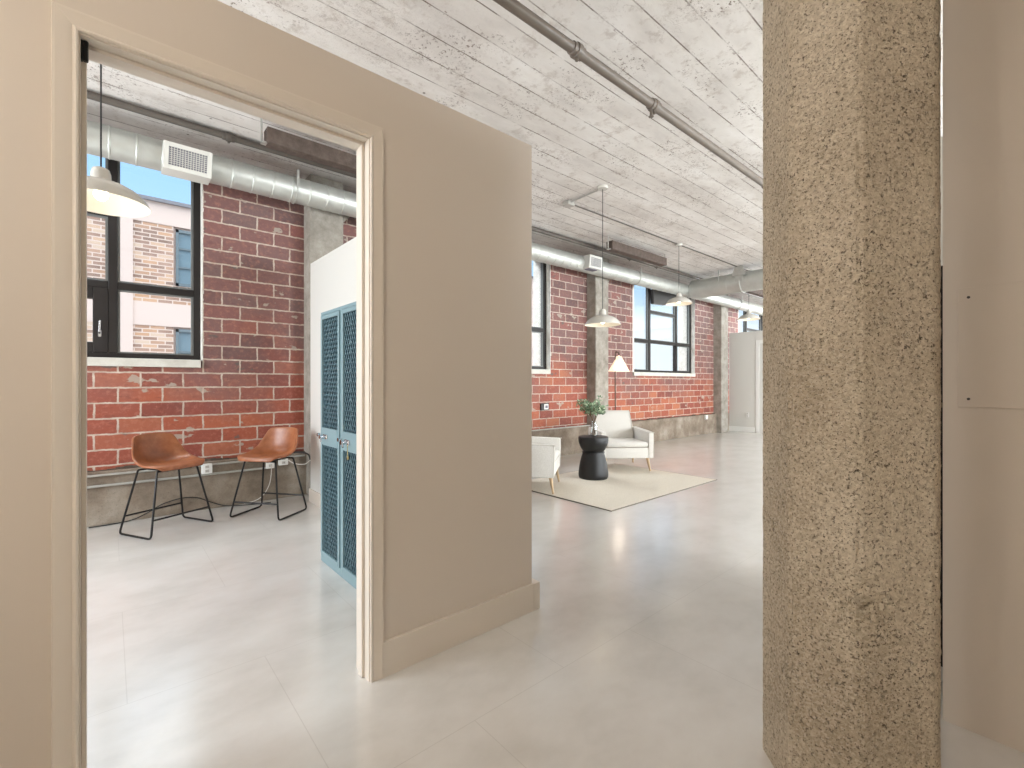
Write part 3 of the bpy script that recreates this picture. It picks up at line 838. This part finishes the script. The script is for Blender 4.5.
# ------------------------------------------------------------------ stools
def make_stool(label, loc, f):
    rz = math.atan2(f[1], f[0])
    t = thing('low_stool', label, 'stool', (loc[0], loc[1], 0), rz, 'tan leather bucket stools by the tile wall')
    # bucket shell: rows front -> back top ; (x, z, halfwidth, edge_dx, edge_dz)
    rows = [(0.192, 0.508, 0.160, -0.02, 0.000), (0.190, 0.526, 0.182, -0.02, 0.0), (0.145, 0.533, 0.214, 0.0, 0.004), (0.08, 0.524, 0.235, 0.0, 0.012), (0.0, 0.517, 0.232, 0.0, 0.030),
            (-0.08, 0.515, 0.222, 0.005, 0.062), (-0.145, 0.530, 0.212, 0.030, 0.085), (-0.185, 0.575, 0.203, 0.055, 0.070), (-0.205, 0.635, 0.194, 0.060, 0.035),
            (-0.220, 0.700, 0.180, 0.050, 0.010), (-0.232, 0.752, 0.168, 0.040, -0.004), (-0.238, 0.775, 0.145, 0.030, -0.010)]
    b = B(); N = 12; G_ = []
    for x, z, w, ex, ez in rows:
        r = []
        for i in range(N + 1):
            s = -1 + 2 * i / N; q = abs(s) ** 2.4
            r.append(b.verts.new((x + ex * q, w * s, z + ez * q)))
        G_.append(r)
    for A, C in zip(G_, G_[1:]):
        for i in range(N): b.faces.new((A[i], A[i + 1], C[i + 1], C[i]))
    obj('seat_shell', b, M['leather'], t, smooth=True, angle=None, mods=(('SOLIDIFY', dict(thickness=0.020, offset=-1.0)), ('SUBSURF', dict(levels=2, render_levels=2))))
    top = lambda sx, sy: Vector((sx * 0.118, sy * 0.156, 0.500))
    foot = lambda sx, sy: Vector((sx * 0.195, sy * 0.245, 0.008))
    for sy in (-1, 1):
        b = B(); tube(b, rounded([top(-1, sy) + Vector((0, -sy * .03, 0)), top(-1, sy), foot(-1, sy), foot(1, sy), top(1, sy), top(1, sy) + Vector((0, -sy * .03, 0))], 0.035), 0.0078, 10)
        obj('sled_leg', b, M['black_metal'], t, smooth=True)
    for sx in (-1, 1):
        a = foot(sx, -1).lerp(top(sx, -1), 0.27); c = foot(sx, 1).lerp(top(sx, 1), 0.27)
        b = B(); tube(b, [a, c], 0.0072, 8); obj('footrest_bar', b, M['black_metal'], t, smooth=True)
    b = B()
    for sx in (-1, 1): tube(b, [top(sx, -1), top(sx, 1)], 0.0078, 8)
    box(b, -.14, .14, -.10, -.08, .495, .505); box(b, -.14, .14, .08, .10, .495, .505)
    obj('seat_bracket', b, M['black_metal'], t)
    return t
make_stool('tan leather bucket stool on black sled legs, left of the pair and below the window', (0.366, 4.748), (0.46, -0.888))
make_stool('tan leather bucket stool on black sled legs, right of the pair beside the lockers', (1.108, 4.666), (-0.79, -0.61))

# ------------------------------------------------------------------ lockers
def make_locker(label, y0, y1, stripes):
    t = thing('mesh_locker', label, 'locker', (1.08, y0, 0), group='pale blue wire mesh lockers')
    w = y1 - y0; D = 0.455; HT = 1.675
    b = B()
    box(b, 0.012, D, 0.0, 0.004, 0.0, HT); box(b, 0.012, D, w - 0.004, w, 0.0, HT)
    box(b, D - 0.006, D, 0.004, w - 0.004, 0, HT); box(b, 0.012, D - .006, 0.004, w - 0.004, 0.055, 0.062); box(b, 0.012, D - .006, 0.004, w - 0.004, HT - 0.006, HT)
    for i in range(36):
        z = 0.09 + i * 0.044; box(b, 0.03, D - .01, w - 0.012, w - 0.004, z, z + 0.020)
    obj('cabinet', b, M['teal_in'], t)
    b = B()
    box(b, 0, 0.022, 0, 0.016, 0, HT, .002, 1); box(b, 0, 0.022, w - 0.016, w, 0, HT, .002, 1)
    box(b, 0, 0.022, .016, w - .016, 0, 0.05, .002, 1); box(b, 0, 0.022, .016, w - .016, HT - 0.022, HT, .002, 1)
    obj('face_frame', b, M['blue'], t)
    b = B(); a, c, z0, z1 = 0.018, w - 0.018, 0.053, HT - 0.026; e = 0.026
    box(b, -0.008, 0.008, a, a + e, z0, z1, .002, 1); box(b, -0.008, 0.008, c - e, c, z0, z1, .002, 1)
    box(b, -0.008, 0.008, a + e, c - e, z0, z0 + e, .002, 1); box(b, -0.008, 0.008, a + e, c - e, z1 - e, z1, .002, 1)
    box(b, -0.010, 0.008, a + e, c - e, 0.79, 0.905, .002, 1)
    dr = obj('door', b, M['blue'], t)
    def lattice(u0, u1, v0, v1):
        q = B(); st = 0.030; k = 1.9; hw = 0.0042
        L = (v1 - v0) / k + (u1 - u0)
        n_ = int(L / (st)) + 1
        for s in (1, -1):
            for i in range(-n_, n_ + 1):
                # line: u = u_start + s*(v - v0)/k
                us = (u0 if s > 0 else u1) + s * 0 + i * st
                pts = []
                vA, vB = v0, v1
                def uat(v): return us + s * (v - v0) / k
                # clip on u range
                lo, hi = v0, v1
                if s > 0:
                    lo = max(lo, v0 + (u0 - us) * k); hi = min(hi, v0 + (u1 - us) * k)
                else:
                    lo = max(lo, v0 + (us - u1) * k); hi = min(hi, v0 + (us - u0) * k)
                if hi - lo < 0.01: continue
                ua, ub = uat(lo), uat(hi)
                x = 0.0 if s > 0 else 0.003
                vs = [q.verts.new((x, ua - hw, lo)), q.verts.new((x, ua + hw, lo)), q.verts.new((x, ub + hw, hi)), q.verts.new((x, ub - hw, hi))]
                vs2 = [q.verts.new(v.co + Vector((0.0025, 0, 0))) for v in vs]
                q.faces.new(vs); q.faces.new(vs2[::-1])
                for j in range(4): q.faces.new((vs[j], vs[(j + 1) % 4], vs2[(j + 1) % 4], vs2[j]))
        return q
    obj('wire_mesh', lattice(a + e, c - e, z0 + e, 0.79), M['teal'], dr)
    obj('wire_mesh', lattice(a + e, c - e, 0.905, z1 - e), M['teal'], dr)
    b = B(); tube(b, [(0.03, c - e - 0.03, 0.06), (0.03, c - e - 0.03, HT - 0.03)], 0.005, 8); obj('locking_rod', b, M['blue'], dr)
    b = B(); box(b, -0.018, -0.010, c - e - 0.115, c - e - 0.045, 0.832, 0.862, .003, 1)
    tube(b, [(-0.018, c - e - 0.06, 0.847), (-0.045, c - e - 0.06, 0.847)], [0.009, 0.015], 12); tube(b, [(-0.016, c - e - 0.10, 0.847), (-0.05, c - e - 0.105, 0.84), (-0.055, c - e - 0.12, 0.825)], 0.006, 8)
    tube(b, [(-0.018, c - 0.012, 0.855), (-0.034, c - 0.012, 0.855)], 0.012, 12)
    loose('latch_handle', b, M['chrome'], dr, smooth=True)
    if not stripes:
        b = B(); tube(b, [(-0.012, c - e - 0.085, 0.755), (-0.009, c - e - 0.085, 0.755)], 0.013, 12); tube(b, [(-0.012, c - e - 0.085, 0.765), (-0.012, c - e - 0.083, 0.835)], 0.002, 6); obj('key_tag', b, M['brass'], dr)
    return t
make_locker('pale blue wire mesh locker at the far end, nearest the stools', 2.849, 3.215, True)
make_locker('pale blue wire mesh locker nearer the doorway, brass tag on its latch', 2.482, 2.847, False)

# ------------------------------------------------------------------ conduits, outlets and cords in the stool room
t = thing('wall_conduit', 'pair of thin steel conduits fixed along the concrete curb behind the stools', 'conduit', (0, 5.2, 0))
b = B(); tube(b, [(-2.9, 0, 0.425), (1.58, 0, 0.425)], 0.010, 10); obj('upper_tube', b, M['galv'], t, smooth=True)
b = B(); tube(b, [(-2.9, 0, 0.335), (1.24, 0, 0.335)], 0.011, 10); obj('lower_tube', b, M['galv'], t, smooth=True)
def outlet(name, label, x, y, z, w=0.085, h=0.09, d=0.04, cat='outlet', group=None, mat='white_plastic'):
    t = thing(name, label, cat, (x, y, z), group=group)
    b = B(); box(b, -w / 2, w / 2, -d, 0, -h / 2, h / 2, 0.006, 2); obj('box', b, M[mat], t)
    b = B()
    for dz in (-h * .22, h * .22):
        box(b, -0.016, 0.016, -d - 0.002, -d + 0.001, dz - 0.013, dz + 0.013, 0.0009, 1)
    o = loose('sockets', b, M['shade_out'], t)
    b = B()
    for dz in (-h * .22, h * .22):
        for dx in (-0.006, 0.006): box(b, dx - .0015, dx + .0015, -d - 0.003, -d - 0.001, dz - .005, dz + .005)
    loose('slots', b, M['dark_grey'], o)
    return t
outlet('power_outlet', 'white outlet box on the curb just right of the left stool', 0.69, 5.188, 0.395)
outlet('power_outlet', 'white outlet box with a white cord hanging from it, behind the right stool', 1.232, 5.188, 0.385, 0.075, 0.105)
outlet('power_outlet', 'white outlet box nearest the lockers, behind the right stool', 1.355, 5.188, 0.40, 0.09, 0.095)
b = B(); pts = [(-0.13, 5.17, 0.006), (0.12, 5.19, 0.008), (0.25, 5.205, 0.05), (0.36, 5.207, 0.11), (0.5, 5.207, 0.14), (0.62, 5.207, 0.125), (0.74, 5.205, 0.06), (0.86, 5.19, 0.012), (1.05, 5.12, 0.006), (1.22, 5.08, 0.006)]
def smooth_path(p, n=6):
    P = [Vector(q) for q in p]; out = []
    for i in range(len(P) - 1):
        a = P[max(i - 1, 0)]; b_ = P[i]; c = P[i + 1]; d = P[min(i + 2, len(P) - 1)]
        for k in range(n):
            s = k / n; out.append(0.5 * ((2 * b_) + (c - a) * s + (2 * a - 5 * b_ + 4 * c - d) * s * s + (3 * b_ - a - 3 * c + d) * s ** 3))
    out.append(P[-1]); return out
tube(b, smooth_path(pts), 0.0045, 8); tag(obj('extension_cord', b, M['cord_black'], smooth=True), 'black power cord draped along the curb behind both stools', 'cord')
b = B(); tube(b, smooth_path([(1.232, 5.135, 0.37), (1.235, 5.13, 0.30), (1.22, 5.14, 0.18), (1.17, 5.15, 0.08), (1.10, 5.16, 0.03), (1.0, 5.175, 0.012)]), 0.004, 8); tag(obj('outlet_cord', b, M['cord_white'], smooth=True), 'white cord hanging from an outlet down to the floor behind the right stool', 'cord')
b = B(); tube(b, smooth_path([(1.40, 5.14, 0.40), (1.45, 5.10, 0.365), (1.52, 5.02, 0.36), (1.56, 4.97, 0.40), (1.62, 4.95, 0.41)]), 0.005, 8); tag(obj('sagging_cable', b, M['cord_white'], smooth=True), 'short white cable sagging from the last outlet to the end of the locker wall', 'cord')
b = B(); tube(b, smooth_path([(1.36, 5.205, 0.462), (1.48, 5.2, 0.468), (1.56, 5.08, 0.46), (1.58, 5.02, 0.40), (1.6, 5.02, 0.2), (1.6, 5.04, 0.02)]), 0.008, 8)
tag(obj('black_cable', b, M['cord_black'], smooth=True), 'thick black cable dropping down the foot of the column in the corner', 'cord')

# electrical box and outlet of the open room
t = thing('electrical_box', 'dark recessed electrical box with a white switch plate low on the red wall', 'outlet', (5.29, WB, 0.815))
b = B(); box(b, -0.09, 0.09, -0.03, 0, -0.055, 0.06, 0.004, 1); obj('box', b, M['dark_grey'], t)
b = B(); box(b, -0.03, 0.065, -0.04, -0.03, -0.04, 0.045, 0.003, 1); obj('switch_plate', b, M['white_plastic'], t)
b = B(); box(b, -0.01, 0.045, -0.046, -0.04, -0.02, 0.025, 0.003, 1); obj('switch', b, M['grille_dark'], t)
outlet('power_outlet', 'white outlet box on the concrete curb below the far window, near the column', 10.55, 5.22, 0.40, 0.10, 0.10)
outlet('power_outlet', 'white outlet plate on the pale wall at the far end', 0, 0, 0, 0.075, 0.12, 0.012).matrix_world = Matrix.Translation((11.784, 4.77, 0.42)) @ Matrix.Rotation(-PI / 2, 4, 'Z')
b = B(); tube(b, [(2.5, 5.21, 0.462), (6.34, 5.21, 0.462)], 0.011, 10); tag(obj('curb_pipe', b, M['galv'], smooth=True), 'thin steel pipe lying along the curb under the red wall, behind the armchairs', 'pipe')

# ------------------------------------------------------------------ rug
t = thing('area_rug', 'pale woven rectangular rug under the two cream armchairs', 'rug', (3.53, 2.65, 0))
b = B(); box(b, 0.012, 2.128, 0.012, 1.513, 0, 0.009, 0.003, 1); obj('rug_field', b, M['rug'], t)
b = B()
for a in ((0, 2.14, 0, .012), (0, 2.14, 1.513, 1.525), (0, .012, .012, 1.513), (2.128, 2.14, .012, 1.513)): box(b, a[0], a[1], a[2], a[3], 0, 0.008, 0.002, 1)
obj('rug_binding', b, M['rug_edge'], t)

# ------------------------------------------------------------------ armchairs
def make_armchair(label, loc, f):
    """local +X is the way the chair faces"""
    rz = math.atan2(f[1], f[0])
    t = thing('armchair', label, 'armchair', (loc[0], loc[1], 0.0), rz, 'cream fabric armchairs on the rug')
    b = B(); box(b, -0.30, 0.362, -0.295, 0.295, 0.185, 0.326, 0.012, 3); obj('seat_base', b, M['fabric'], t, smooth=True, angle=60)
    b = B(); vs = box(b, -0.235, 0.372, -0.288, 0.288, 0.332, 0.402, 0.028, 4)
    for v in b.verts:
        if v.co.z > 0.38: v.co.z += 0.012 * math.cos(v.co.y / 0.29 * PI / 2) * math.cos((v.co.x - 0.06) / 0.3 * PI / 2) - 0.02 * (0.37 - v.co.x) * 1.0
    cu = obj('seat_cushion', b, M['fabric'], t, smooth=True, angle=60)
    b = B(); box(b, -0.28, 0.36, -0.29, 0.29, 0.325, 0.334, 0.003, 1); obj('seat_seam', b, M['seam'], t)
    for s in (-1, 1):
        b = B()
        ya, yb = (0.292, 0.36) if s > 0 else (-0.36, -0.292)
        prof = [(0.366, 0.185), (0.374, 0.40), (0.374, 0.522), (0.36, 0.536), (0.10, 0.541), (-0.16, 0.546), (-0.33, 0.550), (-0.355, 0.535), (-0.335, 0.40), (-0.315, 0.185)]
        prism(b, prof, 'y', ya, yb)
        bmesh.ops.bevel(b, geom=list(b.edges), offset=0.012, segments=3, profile=0.5, affect='EDGES')
        arm = obj('arm', b, M['fabric'], t, smooth=True, angle=60)
        b = B(); yo = s * 0.357
        tube(b, smooth_path([(0.362, yo, 0.195), (0.370, yo, 0.40), (0.368, yo, 0.518), (0.345, yo, 0.533), (-0.16, yo, 0.542), (-0.34, yo, 0.546)]), 0.0045, 8); obj('piping', b, M['piping'], arm, smooth=True)
    # reclined tapering backrest
    b = B()
    def sect(x, z, w, th): return [(x, -w, z), (x, w, z), (x - th, w, z - 0.01), (x - th, -w, z - 0.01)]
    secs = [sect(-0.19, 0.34, 0.29, 0.14), sect(-0.215, 0.45, 0.288, 0.14), sect(-0.27, 0.62, 0.276, 0.12), sect(-0.325, 0.775, 0.262, 0.09), sect(-0.335, 0.792, 0.254, 0.07)]
    R = [[b.verts.new(p) for p in s_] for s_ in secs]
    for A, C in zip(R, R[1:]):
        for i in range(4): b.faces.new((A[i], A[(i + 1) % 4], C[(i + 1) % 4], C[i]))
    b.faces.new(R[0]); b.faces.new(R[-1])
    bmesh.ops.bevel(b, geom=[e for e in b.edges], offset=0.018, segments=3, profile=0.5, affect='EDGES')
    bk = obj('backrest', b, M['fabric'], t, smooth=True, angle=60)
    b = B(); tube(b, [(p[0] + 0.002, p[1], p[2]) for p in ((-0.20, 0.278, 0.43), (-0.258, 0.270, 0.60), (-0.322, 0.252, 0.782), (-0.322, -0.252, 0.782), (-0.258, -0.270, 0.60), (-0.20, -0.278, 0.43))], 0.0045, 8); obj('piping', b, M['piping'], bk, smooth=True)
    for sx, sy, m_ in ((1, 1, 'oak'), (1, -1, 'oak'), (-1, 1, 'oak'), (-1, -1, 'oak')):
        b = B(); xt = 0.325 if sx > 0 else -0.27; xf = 0.358 if sx > 0 else -0.345
        tube(b, [(xf, sy * 0.318, 0.0095), (xt, sy * 0.290, 0.19)], [0.011, 0.022], 14); obj('leg', b, M[m_], t, smooth=True)
    return t
make_armchair('cream fabric armchair on oak legs facing us, right of the black side table', (5.476, 3.973), (-0.60, -0.80))
make_armchair('cream fabric armchair seen from its side, half hidden behind the partition end', (3.625, 3.935), (0.61, -0.79))

# ------------------------------------------------------------------ side table
b = B(); lathe(b, [(0.0, 0.520), (0.175, 0.520), (0.184, 0.516), (0.187, 0.508), (0.187, 0.475), (0.184, 0.448), (0.174, 0.412), (0.158, 0.378), (0.140, 0.352), (0.129, 0.342), (0.128, 0.336), (0.140, 0.331), (0.141, 0.322), (0.134, 0.316), (0.136, 0.305), (0.150, 0.262), (0.166, 0.200), (0.178, 0.130), (0.184, 0.070), (0.186, 0.045), (0.184, 0.018), (0.176, 0.0), (0.0, 0.0)], 72)
o = obj('side_table', b, M['black_wood'], smooth=True, angle=40); o.location = (4.60, 3.73, 0.009)
tag(o, 'black hourglass drum side table standing on the rug between the armchairs', 'table')

# vase and branches
TZ = 0.531
t = thing('glass_vase', 'clear glass vase with pebbles standing on the black side table', 'vase', (4.615, 3.735, TZ))
b = B(); lathe(b, [(0.0, 0.002), (0.040, 0.002), (0.046, 0.008), (0.048, 0.05), (0.046, 0.11), (0.036, 0.145), (0.032, 0.17), (0.036, 0.19)], 32); obj('vessel', b, M['vase'], t, smooth=True)
b = B()
for i in range(46):
    a = random.uniform(0, 2 * PI); r = random.uniform(0, 0.034); z = 0.010 + random.uniform(0, 0.03)
    bmesh.ops.create_icosphere(b, subdivisions=1, radius=random.uniform(0.005, 0.009), matrix=Matrix.Translation((r * math.cos(a), r * math.sin(a), z)))
obj('pebbles', b, M['pebble'], t)
t = thing('leafy_branches', 'bushy green leafy branches arranged in the glass vase', 'plant', (4.615, 3.735, TZ + 0.03))
tw = B(); lf = B()
def leaf(p, d, s):
    d = d.normalized(); side = d.cross(Vector((random.uniform(-1, 1), random.uniform(-1, 1), random.uniform(-.4, 1)))).normalized(); up = d.cross(side)
    c = [p, p + d * s * .3 + side * s * .20, p + d * s * .62 + side * s * .21 - up * s * .05, p + d * s - up * s * .12, p + d * s * .62 - side * s * .21 - up * s * .05, p + d * s * .3 - side * s * .20]
    mid1 = p + d * s * .45 + up * s * .05
    vs = [lf.verts.new(q) for q in c]; mv = lf.verts.new(mid1)
    for i in range(6): lf.faces.new((vs[i], vs[(i + 1) % 6], mv))
tips = []
for i in range(6):
    a = 2 * PI * i / 6 + random.uniform(-.3, .3)
    top = Vector((0.045 * math.cos(a), 0.045 * math.sin(a), random.uniform(0.22, 0.26)))
    base = Vector((-0.02 * math.cos(a), -0.02 * math.sin(a), 0.0))
    nk = Vector((0.012 * math.cos(a), 0.012 * math.sin(a), 0.15))
    tube(tw, smooth_path([base, nk, top]), 0.0045, 6)
    for j in range(5):
        a2 = a + random.uniform(-1.0, 1.0); rr = random.uniform(0.08, 0.235)
        tip = Vector((rr * math.cos(a2), rr * math.sin(a2), random.uniform(0.24, 0.47) - 0.25 * max(0, rr - .14)))
        mid = top.lerp(tip, 0.5) + Vector((0, 0, 0.02))
        pth = smooth_path([top, mid, tip], 5); tube(tw, pth, [0.003 - 0.0018 * k / (len(pth) - 1) for k in range(len(pth))], 5)
        for k in range(22):
            q = pth[min(len(pth) - 1, int(random.uniform(0.25, 1.0) * (len(pth) - 1)))]
            dv = Vector((random.gauss(0, 1), random.gauss(0, 1), random.gauss(0.25, .8)))
            leaf(q + dv.normalized() * random.uniform(0, 0.02), dv, random.uniform(0.030, 0.050))
obj('twigs', tw, M['twig'], t, smooth=True); obj('foliage', lf, M['leaf'], t)

# ------------------------------------------------------------------ floor lamp
t = thing('floor_lamp', 'slim dark floor lamp with a glowing cone shade beside the wall column', 'lamp', (6.235, 4.60, 0))
b = B(); lathe(b, [(0, 0), (0.14, 0), (0.14, 0.012), (0.12, 0.022), (0.02, 0.026), (0, 0.026)], 32); obj('base', b, M['black_metal'], t, smooth=True)
b = B(); tube(b, smooth_path([(0, 0, 0.02), (0.0, 0, 0.8), (0.0, 0, 1.62), (0.02, -0.02, 1.70), (0.05, -0.03, 1.69), (0.055, -0.03, 1.66)]), 0.011, 10); obj('pole', b, M['dark_wood'], t, smooth=True)
sx_, sy_ = 0.055, -0.03
b = B(); lathe(b, [(0.172, 1.385), (0.110, 1.50), (0.040, 1.635)], 48, (sx_, sy_, 0)); obj('lamp_shade', b, M['linen'], t, smooth=True)
b = B(); lathe(b, [(0, 1.44), (0.02, 1.45), (0.03, 1.48), (0.02, 1.51), (0.012, 1.53), (0.012, 1.64), (0.0, 1.645)], 20, (sx_, sy_, 0)); obj('bulb', b, M['bulb'], t, smooth=True)
d = bpy.data.lights.new('floor_lamp_light', 'POINT'); d.energy = 2.6; d.color = (1, 0.88, 0.74); d.shadow_soft_size = 0.04
lo = bpy.data.objects.new('floor_lamp_light', d); COL.objects.link(lo); lo.parent = t; lo.location = (sx_, sy_, 1.42)

# ------------------------------------------------------------------ hall lamp beside the camera
t = thing('globe_lamp', 'round white globe lamp hanging in the hall to the left of the doorway', 'lamp', (-0.95, 0.58, 2.2))
b = B(); bmesh.ops.create_uvsphere(b, u_segments=28, v_segments=16, radius=0.09); obj('globe', b, M['bulb'], t, smooth=True)
b = B(); tube(b, [(0, 0, 0.095), (0, 0, H - 2.2)], 0.006, 8); obj('cord', b, M['cord_black'], t)
d = bpy.data.lights.new('globe_light', 'POINT'); d.energy = 18.5; d.color = (1, 0.92, 0.82); d.shadow_soft_size = 0.10
lo = bpy.data.objects.new('globe_light', d); COL.objects.link(lo); lo.parent = t; lo.location = (0.0, 0, -0.20)

t = thing('fill_ceiling_lamp', 'flat round white ceiling lamp added as unseen fill at the left side of the hall', 'lamp', (-1.25, -0.15, H))  # unseen lamp added as dim general fill for the hall
b = B(); lathe(b, [(0, -0.06), (0.15, -0.055), (0.19, -0.03), (0.19, 0.0), (0, 0)], 32); obj('diffuser', b, M['bulb'], t)
d = bpy.data.lights.new('ceiling_fill_light', 'AREA'); d.shape = 'DISK'; d.size = 0.36; d.energy = 29; d.color = (1, 0.95, 0.88)
lo = bpy.data.objects.new('ceiling_fill_light', d); COL.objects.link(lo); lo.parent = t; lo.location = (0, 0, -0.07)

# ------------------------------------------------------------------ building across the alley
t = thing('neighbouring_building', 'pinkish concrete and old brick building across the alley beyond the windows', 'building', (0, 12, 0))
XA, XB = -14.0, 12.9; P0 = 0.12; PER = 3.3
b = B()
box(b, XA, XB, 0.06, 3.0, -8, 4.9)
box(b, XA, XB, 0.0, 0.06, 4.49, 4.93); box(b, XA, XB, 0.0, 0.06, 2.38, 2.85); box(b, XA, XB, 0, 0.06, -0.3, 0.2)
k = -4
while P0 + PER * k < XB:
    x = P0 + PER * k
    if x > XA: box(b, x, x + 0.235, -0.03, 0.06, -8, 4.52)
    k += 1
obj('concrete_frame', b, M['far_concrete'], t)
b = B(); box(b, XA - .05, XB + .05, -0.06, 0.3, 4.93, 5.0); obj('parapet_cap', b, M['far_roof'], t)
k = -4
while P0 + PER * k < XB - 3:
    x = P0 + PER * k + 0.235
    if x > XA:
        for z0, z1 in ((2.85, 4.49), (0.2, 2.38)):
            for a, c in ((x, x + 0.66), (x + 2.4, x + PER - 0.235)):
                b = B(); box(b, a, c, 0.01, 0.06, z0, z1); obj('brick_panel', b, M['far_brick'], t)
            zt, zb = (4.44, 3.25) if z0 > 2 else (2.34, 0.9)
            b = B(); box(b, x + 0.66, x + 2.4, 0.02, 0.06, z0, zb); obj('brick_panel', b, M['far_brick'], t)
            b = B(); a, c = x + 0.70, x + 2.36
            box(b, a, a + .05, 0, .06, zb, zt); box(b, c - .05, c, 0, .06, zb, zt); box(b, a, c, 0, .06, zt - .06, zt); box(b, a, c, 0, .06, zb, zb + .06)
            for q in range(1, 4): xx = a + (c - a) * q / 4; box(b, xx - .018, xx + .018, .01, .05, zb, zt)
            for q in range(1, 3): zz = zb + (zt - zb) * q / 3; box(b, a, c, .01, .05, zz - .018, zz + .018)
            f = obj('window', b, M['far_frame'], t)
            b = B(); box(b, a, c, .04, .055, zb, zt); obj('pane', b, M['far_glass'], f)
    k += 1
b = B(); box(b, -40, 60, 5.8, 60, -8.3, -8); tag(obj('alley_pavement', b, M['asphalt']), 'grey paved ground between the two buildings', 'pavement')
